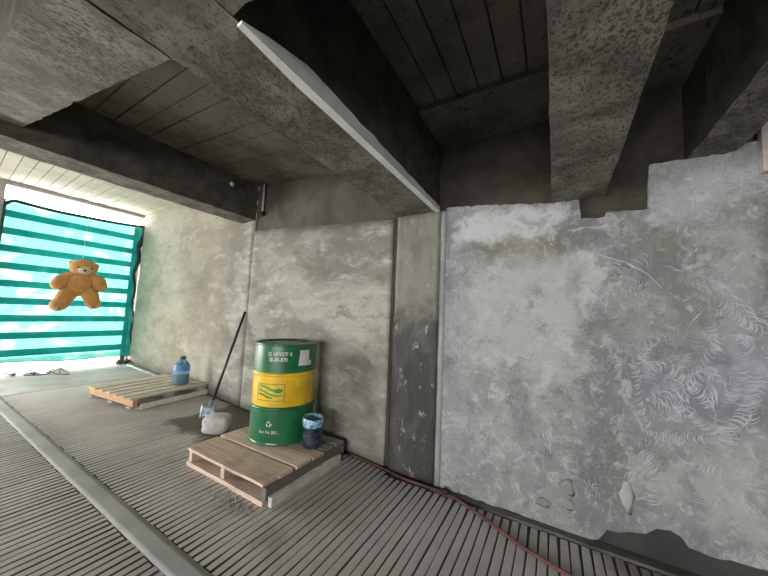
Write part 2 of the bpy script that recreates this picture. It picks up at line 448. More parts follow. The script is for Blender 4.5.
for (u, v, n, r, f) in ((650, 380, 9, .06, 70), (668, 395, 9, .06, 60), (690, 372, 8, .05, 120), (700, 400, 9, .06, 20), (726, 420, 12, .07, 250), (712, 350, 10, .045, 80), (716, 385, 8, .05, 100),
                        (738, 345, 8, .05, 60), (752, 375, 9, .06, 40), (745, 400, 8, .06, 300), (662, 412, 8, .06, 50), (645, 400, 7, .05, 30), (760, 330, 7, .05, 70), (735, 430, 8, .07, 250), (680, 418, 7, .05, 80),
                        (655, 462, 8, .05, 160), (645, 480, 8, .05, 150), (660, 490, 6, .05, 30), (480, 455, 5, .06, 60), (520, 400, 5, .05, 200), (540, 440, 6, .06, 30), (500, 330, 5, .05, 120), (560, 330, 5, .05, 60), (470, 420, 5, .06, 60), (610, 300, 5, .05, 140), (628, 270, 4, .05, 45), (700, 215, 4, .05, 60)):
    a = rnd.uniform(0, 6.28); L = rnd.uniform(12, 24)
    chain((u-L*math.cos(a)/2, v-L*math.sin(a)/2), (u+L*math.cos(a)/2, v+L*math.sin(a)/2), n, r, math.radians(f)+rnd.uniform(-.3, .3), 1.5, .0028)
# long ridge lines between the chains
def ridge(pts, wd=.003):
    P = [PW(*p) for p in pts]
    for (a, b), (c, d) in zip(P, P[1:]):
        dx, dz = c-a, d-b; L = math.hypot(dx, dz) or 1; nx, nz_ = -dz/L*wd, dx/L*wd; bi = len(mk_v)
        for (x_, z_) in ((a, b), (c, d)):
            for s_, yy in ((-1, 0), (0, .003), (1, 0)): mk_v.append((x_+nx*s_, YW-.028-yy, z_+nz_*s_))
        for j in range(2): mk_f.append((bi+j, bi+j+1, bi+j+4, bi+j+3))
ridge([(600, 255), (628, 263), (648, 274), (662, 288)])
def path_chain(pts, per, r, turn, wd=.0032, spread=1.5):
    for p, q in zip(pts, pts[1:]):
        a, b = PW(*p), PW(*q); f = math.atan2(b[1]-a[1], b[0]-a[0])+turn
        chain(p, q, max(2, int(math.hypot(q[0]-p[0], q[1]-p[1])/per)), r, f, spread, wd)
path_chain([(730, 332), (742, 345), (740, 370), (728, 395)], 2.2, .045, .4)
path_chain([(728, 334), (714, 358), (704, 380), (690, 395)], 2.2, .045, -.5)
path_chain([(715, 440), (735, 430), (750, 412), (762, 390)], 2.2, .05, .3)
path_chain([(650, 338), (632, 365), (634, 398), (643, 422)], 2.6, .04, .6)
path_chain([(768, 350), (752, 372), (742, 398)], 2.2, .05, .5)
path_chain([(640, 372), (660, 366), (684, 380), (700, 398)], 2.4, .05, .2)
path_chain([(648, 405), (668, 398), (690, 412), (708, 425)], 2.4, .05, -.3)
path_chain([(712, 300), (730, 318), (748, 330)], 2.2, .05, .6)
path_chain([(640, 455), (652, 470), (650, 495)], 2.4, .045, .3)
for _ in range(60):
    u, v = rnd.uniform(455, 768), rnd.uniform(255, 500); a = rnd.uniform(0, 6.28); L = rnd.uniform(6, 16)
    chain((u, v), (u+L*math.cos(a), v+L*math.sin(a)), rnd.randrange(3, 6), rnd.uniform(.03, .06), a+rnd.uniform(-.8, .8), 1.4, .0022)
mesh_obj('trowel_marks', mk_v, mk_f, M['mark'], wall_right, True, kind='stuff')
# smooth stone-like lumps of mortar low on the wall
def lump(u, v, rx, rz, mat):
    cx, cz = PW(u, v); bm = bmesh.new(); r_ = bmesh.ops.create_icosphere(bm, subdivisions=2, radius=1)
    for q in r_['verts']:
        d = noise.noise(q.co*1.6+Vector((u*.37, v*.61, 0)))*.7
        q.co = Vector((cx+q.co.x*rx*(1+d), YW-.027+q.co.y*.007, cz+q.co.z*rz*(1+d)))
    bm_obj('mortar_patch', bm, mat, wall_right, True)
M['mortar'] = concrete('mortar_patch_plaster', (.19, .20, .198), (.29, .30, .295), 6, .8)
M['mortar_pale'] = concrete('pale_mortar_plaster', (.30, .33, .31), (.44, .46, .435), 7, .78)
for a in ((568, 487, .045, .05), (566, 504, .055, .035), (543, 503, .045, .03)): lump(*a, M['mortar'])
lump(627, 496, .035, .085, M['mortar_pale'])

# left, turned part of the long wall
def hexaL(x0, x1, z0, z1, off0, off1): return lambda a, b, c: (x0+(x1-x0)*a, YL(x0+(x1-x0)*a)+off0+(off1-off0)*b, z0+(z1-z0)*c)
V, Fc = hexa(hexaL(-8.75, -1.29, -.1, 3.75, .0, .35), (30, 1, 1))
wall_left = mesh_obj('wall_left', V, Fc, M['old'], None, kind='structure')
pl = [(-1.32, 2.25), (-1.6, 2.285), (-2.0, 2.31), (-2.5, 2.37), (-3.0, 2.41), (-3.74, 2.46)]
def pl_top(x):
    for (a, b), (c, d) in zip(pl, pl[1:]):
        if c <= x <= a: return b+(d-b)*(x-a)/(c-a)+.012*noise.noise(Vector((x*9, 3, 0)))
    return pl[-1][1]
def pl_near(a, b, c): x = -1.32-2.42*a; return (x, YL(x)-.022+.03*b, pl_top(x)*c)
def pl_far(a, b, c): x = -3.74-4.68*a; return (x, YL(x)-.022+.03*b, 3.6*c)
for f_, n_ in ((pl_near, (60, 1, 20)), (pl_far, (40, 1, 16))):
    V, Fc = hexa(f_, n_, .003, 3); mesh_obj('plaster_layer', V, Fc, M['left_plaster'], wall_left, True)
# pilaster between both parts
COLP = dict(label='dark damp grey plastered pilaster')
V, Fc = hexa(boxc(-1.262, -.845, YW-.035, YW-.0005, 0, 2.262), (10, 1, 40), .003, 5)
pil = mesh_obj('pilaster', V, Fc, M['column'], wall_right, True, **COLP)
M['joint'] = concrete('joint_plaster', (.10, .10, .085), (.2, .19, .16), 5)
# raised lip along its right side (narrow return to the paler wall)
M['lip'] = concrete('lip_plaster', (.25, .26, .25), (.36, .37, .36), 6)
V, Fc = hexa(boxc(-.845, -.795, YW-.030, YW-.0005, 0, 2.262), (2, 1, 40), .003, 8)
mesh_obj('side_lip', V, Fc, M['lip'], pil, True)

# far end wall left of the opening, rear parapet wall and side wall (outside the frame, with openings added and sized to light the place)
bm = bmesh.new()
add_box(bm, XE-.25, XE, .30, .985, -.1, 3.75); add_box(bm, XE-.25, XE, -4.6, .30, 2.1, 3.75); add_box(bm, XE-.25, XE, -4.6, -4.2, -.1, 2.1)
bm_obj('wall_far', bm, M['render_pale'], None, kind='structure')
bm = bmesh.new()
add_box(bm, -8.6, 4.0, -4.6, -4.4, -.1, .60); add_box(bm, -8.6, 4.0, -4.6, -4.4, 1.80, 3.75)
add_box(bm, -8.6, -2.5, -4.6, -4.4, .60, 1.80); add_box(bm, 1.9, 4.0, -4.6, -4.4, .60, 1.80)
bm_obj('wall_rear', bm, M['render'], None, kind='structure')
box_obj('wall_side', 3.9, 4.1, -4.6, 2.5, -.1, 3.75, M['render'], kind='structure')
box_obj('trim_1', XE-.28, XE-.02, .95, 3.3, 3.36, 3.56, M['render_pale'], kind='structure')

# ------------------------------------------------------------------ ceiling
bm = bmesh.new()
add_box(bm, -8.7, 4.0, -4.6, 3.7, 3.62, 3.80)
add_box(bm, -.87, 4.0, -4.6, YW, ZC+.03, 3.7)
ceiling = bm_obj('ceiling', bm, M['slab'], None, kind='structure')
def board_mesh(name, w, seed):
    rnd = random.Random(seed)
    bm = bmesh.new(); r_ = bmesh.ops.create_cube(bm, size=1)
    for v in bm.verts: v.co = Vector(((v.co.x+.5), v.co.y*w, (v.co.z+.5)*.03))
    bmesh.ops.bevel(bm, geom=[e for e in bm.edges if abs(e.verts[0].co.x-e.verts[1].co.x) > .5 and min(e.verts[0].co.z, e.verts[1].co.z) < .01], offset=.004, segments=1, affect='EDGES')
    me = bpy.data.meshes.new(name); bm.to_mesh(me); bm.free(); me.materials.append(M['slab']); return me
bmesh_a = board_mesh('soffit_board', .139, 1)
bmesh_p = bmesh_a.copy(); bmesh_p.materials.clear(); bmesh_p.materials.append(M['daylit_slab'])
def board(p, q, me):
    p = Vector(p); q = Vector(q); d = q-p
    o = bpy.data.objects.new('soffit_board', me)
    xa = d.normalized(); ya = Vector((0, 0, 1)).cross(xa).normalized(); za = xa.cross(ya)
    m = Matrix((xa, ya, za)).transposed().to_4x4()
    o.matrix_world = Matrix.Translation(p+Vector((0, 0, random.uniform(-.006, .006)))) @ m @ Matrix.Diagonal((d.length, 1, 1, 1))
    return link(o, ceiling)
y = .45
while y < 2.85:                                    # sloping bay between the two left beams
    xa, xb = -1.2, -3.8
    board((xa, y, zceil1(xa)), (xb, y+.075*(xa-xb), zceil1(xb)), bmesh_a); y += .1475
y = -1.0
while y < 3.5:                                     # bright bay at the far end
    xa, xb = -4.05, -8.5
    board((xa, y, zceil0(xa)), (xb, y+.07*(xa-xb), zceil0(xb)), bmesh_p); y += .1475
x = -.80
while x < 1.9:                                     # dark bays on the right, boards run towards the wall
    board((x, -.3, ZC), (x, 1.885, ZC), bmesh_a); x += .1475
V, Fc = hexa(boxc(-.87, 2.5, 1.885, YW+.02, ZC-.035, ZC+.08), (30, 5, 1), .004, 4)
mesh_obj('smooth_soffit', V, Fc, M['slab'], ceiling)
# slab backing above the sloping boards
for nm, x0, x1, fz in (('slab_backing', -3.8, -1.2, zceil1), ('slab_backing', -8.6, -4.0, zceil0)):
    V, Fc = hexa(lambda a, b, c: (x0+(x1-x0)*a, -4.5+8.1*b, fz(x0+(x1-x0)*a)+.014+.1*c), (1, 1, 1))
    mesh_obj(nm, V, Fc, M['slab'], ceiling)

# ------------------------------------------------------------------ beams
def beam(label, cfun, n, mat=None, jit=.006, chip=.012):
    V, Fc = hexa(cfun, n, jit, 9, chip)
    return mesh_obj('concrete_beam', V, Fc, mat or M['beam'], None, False, label=label, category='beam', group='concrete ceiling beams')
# big beam over the pilaster
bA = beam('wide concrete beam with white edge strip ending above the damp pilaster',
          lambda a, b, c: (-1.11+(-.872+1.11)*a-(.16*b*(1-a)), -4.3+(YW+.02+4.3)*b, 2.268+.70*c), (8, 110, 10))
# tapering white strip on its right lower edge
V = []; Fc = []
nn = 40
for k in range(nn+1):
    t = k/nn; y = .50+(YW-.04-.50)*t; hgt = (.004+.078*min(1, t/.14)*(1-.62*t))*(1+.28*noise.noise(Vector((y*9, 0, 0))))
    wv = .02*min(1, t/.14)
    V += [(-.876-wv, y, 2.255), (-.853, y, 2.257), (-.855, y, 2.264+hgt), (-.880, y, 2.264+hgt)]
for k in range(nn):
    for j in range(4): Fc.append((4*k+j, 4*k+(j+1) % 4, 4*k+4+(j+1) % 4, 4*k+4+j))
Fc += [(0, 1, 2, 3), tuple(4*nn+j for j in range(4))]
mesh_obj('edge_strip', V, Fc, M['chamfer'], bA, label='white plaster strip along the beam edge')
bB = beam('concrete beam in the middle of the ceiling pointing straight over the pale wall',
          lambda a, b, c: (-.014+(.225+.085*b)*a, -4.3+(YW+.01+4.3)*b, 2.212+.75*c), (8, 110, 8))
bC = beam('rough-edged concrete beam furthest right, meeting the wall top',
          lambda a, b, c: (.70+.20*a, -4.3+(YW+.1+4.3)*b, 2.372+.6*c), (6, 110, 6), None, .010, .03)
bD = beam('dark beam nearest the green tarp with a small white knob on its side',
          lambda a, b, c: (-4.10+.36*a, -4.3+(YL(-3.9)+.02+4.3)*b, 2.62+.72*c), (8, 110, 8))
p = onx(232, 184, -3.74)
bm = bmesh.new(); r_ = bmesh.ops.create_icosphere(bm, subdivisions=2, radius=.035)
bmesh.ops.scale(bm, vec=(.7, 1, 1), verts=bm.verts); bmesh.ops.translate(bm, vec=(-3.735, p.y, p.z), verts=bm.verts)
M['white'] = plain('white_ceramic', (.62, .60, .55), .5)
bm_obj('knob', bm, M['white'], bD, True, label='small white round knob')
# cross beam, sloping part on the left and level part to the right of the big beam
bE = beam('pitted sloping cross beam in the top left corner',
          lambda a, b, c: (-3.74+(3.74-1.24)*a, .16+.31*b, 2.275+.185*(-1.24-(-3.74+2.5*a))+.5*c), (60, 10, 6))
p = onz(20, 94, 2.72)
tube('wire_stub', [(p.x-.06, p.y+.02, p.z+.02), (p.x, p.y, p.z-.02), (p.x+.06, p.y-.01, p.z+.03)], .006, M['kerb'], bE, 6)
bF = beam('short level cross beam at the top edge right of the wide beam',
          lambda a, b, c: (-.88+.88*a, .13+.35*b, 2.272+.65*c), (24, 10, 6))
# pale board fixed to the wall at the right edge
a, b = ony(764, 172, YW-.06), ony(764, 116, YW-.06)
M['pale_board'] = plain('pale_board_wood', (.45, .42, .37), .8)
bm = bmesh.new(); add_box(bm, a.x-.004, a.x+.09, YW-.075, YW-.028, a.z, b.z+.12, .004)
bm_obj('board_offcut', bm, M['pale_board'], None, label='pale upright board offcut on the wall at the right edge', category='board')
# pipe stub in the corner by the dark beam
p0, p1 = ony(262.5, 181, YL(-3.62)-.05), ony(262.5, 212, YL(-3.62)-.05)
M['pipe'] = plain('grey_pipe_plastic', (.42, .41, .38), .5)
pp = empty('conduit_pipe', (p1.x, p1.y, p1.z), 0, label='thin grey conduit pipe in the corner beside the dark beam', category='pipe')
tube('pipe', [(0, 0, 0), (0, 0, p0.z-p1.z)], .014, M['pipe'], pp, 10, False)
M['black'] = plain('black_rubber', (.012, .012, .012), .6)
lathe('collar', [(.02, -.05), (.03, -.045), (.03, .0), (.018, .004)], M['black'], pp, 14)
lathe('ceiling_box', [(.08, p0.z-p1.z-.03), (.09, p0.z-p1.z-.02), (.09, p0.z-p1.z+.05)], M['black'], pp, 18)

# ------------------------------------------------------------------ tarp, slats behind, outside
XT = XE+.02
def tarp_material():
    t = NT('green_mesh_tarp')
    x, y, z = t.sep(t.pos)
    a = t.noise(t.pos, 3, 5, .65, .5); f = t.noise(t.scale(t.pos, (1, 30, 30)), 6, 3)
    c = t.mix(t.ss(a, .35, .7), (.005, .14, .125), (.012, .20, .175))
    c = t.mix(t.math('MULTIPLY', t.ss(a, .60, .8), .3), c, (.14, .36, .32))
    d = t.n('ShaderNodeBsdfDiffuse'); t.l(c, d.inputs[0])
    tr = t.n('ShaderNodeBsdfTranslucent'); t.l(c, tr.inputs[0])
    tp = t.n('ShaderNodeBsdfTransparent'); t.l(t.mix(t.ss(t.noise(t.pos, 2.2, 4, .6, .8), .5, .68), (.10, .30, .24), (.32, .38, .345)), tp.inputs[0])
    m1 = t.n('ShaderNodeMixShader'); m1.inputs[0].default_value = .3; t.l(d.outputs[0], m1.inputs[1]); t.l(tr.outputs[0], m1.inputs[2])
    m2 = t.n('ShaderNodeMixShader'); t.l(t.math('ADD', .22, t.math('MULTIPLY', t.ss(f, .4, .6), .14)), m2.inputs[0])
    t.l(m1.outputs[0], m2.inputs[1]); t.l(tp.outputs[0], m2.inputs[2])
    t.l(m2.outputs[0], t.out.inputs[0]); return t.m
M['tarp'] = tarp_material()
M['hem'] = plain('dark_green_hem', (.012, .055, .05), .8)
tarp = empty('tarp', (XT, 2.0, .13), 0, label='green mesh tarp hung across the far opening behind the bear', category='tarp')
NY, NZ = 46, 56
def tarp_pt(a, b):
    y = 1.0+(2.03-.05*math.sin(math.pi*b))*a; ztop = 3.095+.05*a-.05*math.sin(math.pi*a)
    if a < .06: ztop -= .10*((.06-a)/.06)**2
    zbot = .20-.05*a+.02*math.sin(a*9)
    z = zbot+(ztop-zbot)*b
    if a > .9: y += .05*math.sin(b*7)*(a-.9)*10*.4
    return Vector((XT+.025*math.sin(y*5+z*1.1)+.02*noise.noise(Vector((y*2, z*2, 0))), y, z))
off = Vector(tarp.location)
V = [tarp_pt(i/NY, j/NZ)-off for j in range(NZ+1) for i in range(NY+1)]
Fc = [(j*(NY+1)+i, j*(NY+1)+i+1, (j+1)*(NY+1)+i+1, (j+1)*(NY+1)+i) for j in range(NZ) for i in range(NY)]
mesh_obj('sheet', V, Fc, M['tarp'], tarp, True)
loop = [tarp_pt(i/NY, 1) for i in range(NY+1)]
tube('top_hem', [q-off for q in loop], .032, M['hem'], tarp, 6, False)
tube('side_hem', [tarp_pt(1, j/NZ)-off+Vector((.02, .02*math.sin(j*.5), 0)) for j in range(NZ+1)], [.018+.03*min(1, max(0, j/NZ-.35)*2) for j in range(NZ+1)], M['hem'], tarp, 6, False)
tube('side_hem', [tarp_pt(0, j/NZ)-off for j in range(NZ+1)], .016, M['hem'], tarp, 6, False)
tube('bottom_hem', [tarp_pt(i/NY, 0)-off for i in range(NY+1)], .008, M['hem'], tarp, 6, False)
M['cord'] = plain('pale_cord', (.7, .7, .66), .7)
for a in (.5, .97):
    q = tarp_pt(a, 1)-off; tube('cord', [q, q+Vector((-.04, 0, .16)), q+Vector((-.06, 0, 3.42-.13-q.z))], .008, M['cord'], tarp, 6)
fence = empty('slatted_barrier', (XE-.22, 2.0, 0), 0, label='dark horizontal boards seen through the green tarp', category='barrier')
M['slat'] = plain('dark_slat_wood', (.05, .055, .055), .8)
z = .34; k = 0
while z < 3.2:
    box_obj('slat', -.015, .015, -1.08, 1.04-(.02*(k % 3)), z-.062, z+.062, M['slat'], fence, .004)
    z += .318; k += 1
for yy in (-1.0, 1.0): box_obj('post', -.07, -.016, yy-.04, yy+.04, 0, 3.15, M['slat'], fence, .005)

# ------------------------------------------------------------------ teddy bear
def fur(name, c1, c2):
    t = NT(name); a = t.noise(t.pos, 9, 4, .6); b = t.noise(t.pos, 90, 3, .7)
    c = t.mix(t.ss(a, .3, .7), c1, c2); c = t.mix(t.math('MULTIPLY', t.ss(b, .5, .7), .4), c, tuple(x*.6 for x in c1))
    t.bsdf(c, .9, t.bump(b, .8, .02), Sheen_Weight=.5, Sheen_Roughness=.4); return t.m
M['fur'] = fur('golden_brown_plush', (.64, .31, .08), (.82, .46, .15))
M['cream'] = fur('cream_plush', (.70, .55, .38), (.82, .70, .54))
M['gloss_black'] = plain('glossy_black_plastic', (.01, .01, .01), .2)
XB = -6.5
pb = onx(77, 311, XB)
bear = empty('teddy_bear', (XB, pb.y, pb.z), math.atan2(.973, .232), label='golden brown plush teddy bear hanging on a cord in front of the green tarp', category='teddy bear')
def ell(name, c, r, mat, parent, rot=(0, 0, 0), fuzz=.05, sub=4, **props):
    bm = bmesh.new(); bmesh.ops.create_icosphere(bm, subdivisions=sub, radius=1)
    from mathutils import Euler
    rm = Euler(rot).to_matrix()
    for v in bm.verts:
        d = 1+fuzz*noise.noise(v.co*2.2+Vector(c)*7)+fuzz*.6*noise.noise(v.co*9+Vector(c)*5)
        v.co = rm @ Vector((v.co.x*r[0]*d, v.co.y*r[1]*d, v.co.z*r[2]*d))+Vector(c)
    return bm_obj(name, bm, mat, parent, True, **props)
def limb(name, pts, rad, mat, parent):
    """soft stuffed limb: swept rings with rounded ends"""
    P = [Vector(p) for p in pts]; bm = bmesh.new(); prev = None
    for i in range(len(P)-1):
        for k in range(5):
            t = k/5; p = P[i].lerp(P[i+1], t); r = rad[i]+(rad[i+1]-rad[i])*t
            q = bmesh.ops.create_icosphere(bm, subdivisions=3, radius=r); bmesh.ops.translate(bm, vec=p, verts=q['verts'])
    q = bmesh.ops.create_icosphere(bm, subdivisions=3, radius=rad[-1]); bmesh.ops.translate(bm, vec=P[-1], verts=q['verts'])
    me = bpy.data.meshes.new('tmp'); bm.to_mesh(me); bm.free()
    o = bpy.data.objects.new('tmp', me); COL.objects.link(o)
    md = o.modifiers.new('r', 'REMESH'); md.mode = 'VOXEL'; md.voxel_size = .014
    sm = o.modifiers.new('s', 'SMOOTH'); sm.iterations = 6; sm.factor = .6
    dg = bpy.context.evaluated_depsgraph_get(); dg.update()
    m2 = bpy.data.meshes.new_from_object(o.evaluated_get(dg)); bpy.data.objects.remove(o)
    for v in m2.vertices: v.co += v.normal*.006*noise.noise(v.co*60)
    m2.name = name; m2.materials.clear(); m2.materials.append(mat); m2.polygons.foreach_set('use_smooth', [True]*len(m2.polygons))
    return link(bpy.data.objects.new(name, m2), parent)
ell('torso', (0, 0, .42), (.178, .14, .19), M['fur'], bear)
head = ell('head', (.012, -.03, .685), (.168, .14, .138), M['fur'], bear)
for s_, zz in ((-1, .765), (1, .75)): ell('ear', (.012+s_*.130, .0, zz-.02), (.045, .03, .045), M['fur'], head, (0, s_*.5, 0))
ell('muzzle', (.025, -.145, .638), (.078, .062, .06), M['cream'], head)
ell('brow', (.025, -.135, .690), (.036, .03, .035), M['cream'], head)
ell('nose', (.028, -.207, .630), (.019, .014, .015), M['gloss_black'], head, (0, 0, 0), 0, 2)
for ex in (-.046, .100): ell('eye', (ex, -.150 if ex < 0 else -.143, .676), (.016, .012, .016), M['gloss_black'], head, (0, 0, 0), 0, 2)
limb('arm', [(-.13, -.01, .52), (-.20, -.03, .47), (-.235, -.07, .40)], [.08, .092, .090], M['fur'], bear)
limb('arm', [(.14, -.01, .52), (.205, -.03, .48), (.225, -.07, .41)], [.08, .090, .085], M['fur'], bear)
l1 = limb('leg', [(-.10, -.01, .31), (-.145, -.05, .22), (-.185, -.09, .11), (-.21, -.13, .085)], [.11, .105, .098, .095], M['fur'], bear)
l2 = limb('leg', [(.10, -.01, .31), (.13, -.05, .24), (.155, -.09, .145), (.17, -.13, .125)], [.11, .10, .092, .09], M['fur'], bear)
ell('foot_pad', (-.21, -.165, .045), (.065, .05, .03), M['cream'], l1, (.7, 0, 0)); ell('foot_pad', (.17, -.165, .085), (.06, .05, .03), M['cream'], l2, (.7, 0, 0))
ell('toe_spot', (-.19, -.205, .035), (.02, .012, .012), M['gloss_black'], l1, (0, 0, 0), 0, 2); ell('toe_spot', (.175, -.203, .075), (.02, .012, .012), M['gloss_black'], l2, (0, 0, 0), 0, 2)
tube('hanging_cord', [(-.01, -.02, .80), (-.012, .0, 1.2), (-.012, .0, zceil0(XB)-pb.z)], .0035, M['cord'], bear, 6)

# ------------------------------------------------------------------ pallets
def wood(name, c1, c2, grain=(1, 12, 12)):
    t = NT(name); tc = t.n('ShaderNodeTexCoord').outputs['Object']
    info = t.n('ShaderNodeObjectInfo').outputs['Random']
    v = t.vec('ADD', t.scale(t.pos, grain), t.n('ShaderNodeCombineXYZ').outputs[0])
    a = t.noise(v, 5, 5, .65, .5); b = t.noise(t.pos, 4, 4, .6)
    c = t.mix(t.ss(a, .3, .7), c1, c2)
    c = t.mix(t.math('MULTIPLY', t.ss(b, .52, .72), .45), c, tuple(x*.5 for x in c1))
    hs = t.n('ShaderNodeHueSaturation'); t.l(t.math('ADD', .8, t.math('MULTIPLY', info, .4)), hs.inputs['Value']); t.l(c, hs.inputs['Color'])
    t.bsdf(hs.outputs[0], .8, t.bump(a, .35, .006)); return t.m
M['wood_pink'] = wood('worn_pinkish_wood', (.56, .41, .33), (.78, .61, .50))
M['wood_grey'] = wood('weathered_grey_wood', (.26, .24, .21), (.42, .39, .34))
M['wood_dark'] = wood('dark_pallet_wood', (.11, .105, .095), (.19, .18, .165))
M['wood_pale'] = wood('pale_cement_splashed_wood', (.52, .50, .45), (.74, .71, .65), (8, 3, 8))
M['wood_y'] = wood('dry_beige_wood', (.50, .44, .35), (.70, .645, .55), (12, 1, 12))
M['wood_end'] = wood('orange_cut_wood', (.52, .30, .15), (.66, .42, .24), (6, 6, 6))
# near pallet: boards along X
P1 = empty('wooden_pallet', (-2.235, 1.47, 0), 0, label='worn pinkish wooden pallet carrying the oil drum', category='pallet', group='wooden pallets')
def jbox(name, x0, x1, y0, y1, z0, z1, mat, parent, j=.004, **props):
    n = (max(2, int((x1-x0)/.1)), max(1, int((y1-y0)/.1)), 1)
    V, Fc = hexa(boxc(x0, x1, y0, y1, z0, z1), n, j, 6, .004); return mesh_obj(name, V, Fc, mat, parent, **props)
ZT = .145
ys = [(0, .135), (.14, .268), (.300, .46), (.475, .60), (.625, .745), (.77, .885)]
for k, (a, b) in enumerate(ys):
    jbox('deck_board', -.505+random.uniform(-.01, .01), .505+random.uniform(-.03, .0), a, b, ZT-.022, ZT, M['wood_pink'] if k < 4 else M['wood_grey'], P1)
for xx in (-.48, -.02, .462): jbox('stringer', xx, xx+.045, .01, .88, .035, ZT-.022, M['wood_dark'] if xx > .3 else M['wood_pink'], P1)
for a, b in ((.0, .10), (.40, .50), (.80, .885)): jbox('base_board', -.49, .49, a, b, .0, .034, M['wood_pink'] if a < .01 else M['wood_dark'], P1)  # inner base boards coloured dark to imitate shade inside the pallet opening
jbox('cement_splashed_plank', .515, .55, .03, .78, .001, .068, M['wood_pale'], P1, .008)
# far pallet: boards along its local Y
pn = onz(131.5, 399, .16)
P2 = empty('wooden_pallet', (pn.x, pn.y, 0), math.radians(5), label='dry beige wooden pallet carrying the water jug, near the tarp', category='pallet', group='wooden pallets')
WX, LY = 1.12, .985
xs = [(-.12, .0), (-.29, -.175), (-.46, -.345), (-.64, -.52), (-.84, -.71), (-1.14, -.91)]
for k, (a, b) in enumerate(xs):
    d = jbox('deck_board', a, b, 0, LY, .14, .162, M['wood_y'], P2)
    mesh_obj('board_end', *hexa(boxc(a+.003, b-.003, -.004, .006, .137, .160), (1, 1, 1)), M['wood_end'], d)
for yy in (.02, .46, .92): jbox('stringer', -WX, -.0, yy, yy+.05, .055, .14, M['wood_end'] if yy < .1 else M['wood_grey'], P2)
for a, b in ((-.11, -.005), (-.56, -.46), (-1.12, -1.0)): jbox('base_board', a, b, .0, LY, .03, .055, M['wood_grey'], P2)
jbox('support_plank', -.09, -.02, .10, LY-.05, -.0, .03, M['wood_grey'], P2)
jbox('support_plank', -1.1, -1.02, .10, LY-.05, -.0, .03, M['wood_grey'], P2)
jbox('side_plank', .0, .03, .10, LY, .01, .075, M['wood_pale'], P2, .006)

# ------------------------------------------------------------------ drum
RD, HD = .293, .89
bpx = onz(280, 446.5, ZT); dirv = Vector((bpx.x, bpx.y, 0)).normalized()
dc = Vector((bpx.x, bpx.y, ZT+.004))+dirv*RD
face = math.atan2(-dirv.y, -dirv.x)                      # angle of the side that looks at the camera
def paint(name, col, worn):
    t = NT(name); a = t.noise(t.pos, 7, 5, .65, .4); b = t.noise(t.scale(t.pos, (20, 20, 6)), 2.2, 5, .7)
    x, y, z = t.sep(t.pos)
    c = t.mix(t.ss(a, .35, .7), tuple(q*.8 for q in col), tuple(min(1, q*1.15) for q in col))
    c = t.mix(t.math('MULTIPLY', t.ss(b, .58, .72), .5), c, worn)
    t.bsdf(c, t.math('ADD', .26, t.math('MULTIPLY', a, .22)), t.bump(a, .08, .01), Coat_Weight=.7, Coat_Roughness=.22); return t.m
M['green'] = paint('green_enamel', (.008, .16, .055), (.14, .24, .12))
M['yellow'] = paint('yellow_enamel', (.90, .55, .012), (.80, .56, .2))
M['steel'] = plain('dull_lid_steel', (.22, .21, .18), .45, .4, 14, .6)
drum = empty('oil_drum', dc, 0, label='green and yellow steel drum standing on the near pallet', category='drum')
z1, z2 = .315, .615
def dprof(a, b):
    n = 8; return [(RD, a+(b-a)*k/n) for k in range(n+1)]
body = lathe('lower_band', [(RD-.012, .0), (RD+.004, .002), (RD+.005, .014), (RD, .02)]+dprof(.024, z1-.016), M['green'], drum, 72, caps=(True, False))
mid = lathe('middle_band', [(RD, z1+.014)]+dprof(z1+.016, z2-.016), M['yellow'], drum, 72, caps=(False, False), label='yellow middle band')
upb = lathe('upper_band', dprof(z2+.012, HD-.02)+[(RD, HD-.018)], M['green'], drum, 72, caps=(False, False))
def hoop(z, mat):
    pr = [(RD+.011*math.sin(math.pi*k/8), z-.016+.032*k/8) for k in range(9)]
    lathe('rolling_hoop', pr, mat, drum, 72, caps=(False, False))
hoop(z1, M['green']); hoop(z2-.002, M['yellow'])
lathe('rim', [(RD, HD-.02), (RD+.006, HD-.016), (RD+.007, HD-.004), (RD+.003, HD), (RD-.006, HD), (RD-.009, HD-.012)], M['green'], drum, 72, caps=(False, False))
lid = lathe('lid', [(RD-.005, HD-.014), (RD-.02, HD-.018), (.05, HD-.017), (.001, HD-.017)], M['steel'], drum, 72, caps=(False, True))
for a, r, s_ in ((face+2.4, .19, .03), (face-.6, .2, .018)):
    lathe('bung', [(s_, HD-.018), (s_, HD-.004), (s_*.8, HD-.002)], M['steel'], lid, 16, (r*math.cos(a), r*math.sin(a)))
# print on the drum, wrapped around it.  s = arc coordinate (m), to the right as seen, from the camera-facing line
def wrap(s, z, off): a = face+s/RD; return ((RD+off)*math.cos(a), (RD+off)*math.sin(a), z)
M['white_print'] = plain('white_paint', (.74, .76, .74), .6, .12)
M['dark_print'] = plain('dark_green_print', (.02, .20, .04), .5)
M['lime'] = plain('leaf_green_print', (.10, .38, .04), .5)
M['label'] = plain('label_paper', (.80, .78, .84), .7, .06)
def text_on_drum(txt, s_c, z0, size, mat, parent, off=.0012, name='lettering', sx=1.0):
    cu = bpy.data.curves.new('t', 'FONT'); cu.body = txt; cu.size = size; cu.align_x = 'CENTER'; cu.resolution_u = 3; cu.offset = size*.012
    o = bpy.data.objects.new('t', cu); COL.objects.link(o)
    dg = bpy.context.evaluated_depsgraph_get(); dg.update()
    me = bpy.data.meshes.new_from_object(o.evaluated_get(dg)); bpy.data.objects.remove(o)
    bm = bmesh.new(); bm.from_mesh(me); bmesh.ops.triangulate(bm, faces=bm.faces)
    for v in bm.verts: v.co = Vector(wrap(s_c+v.co.x*sx, z0+v.co.y, off))
    return bm_obj(name, bm, mat, parent)
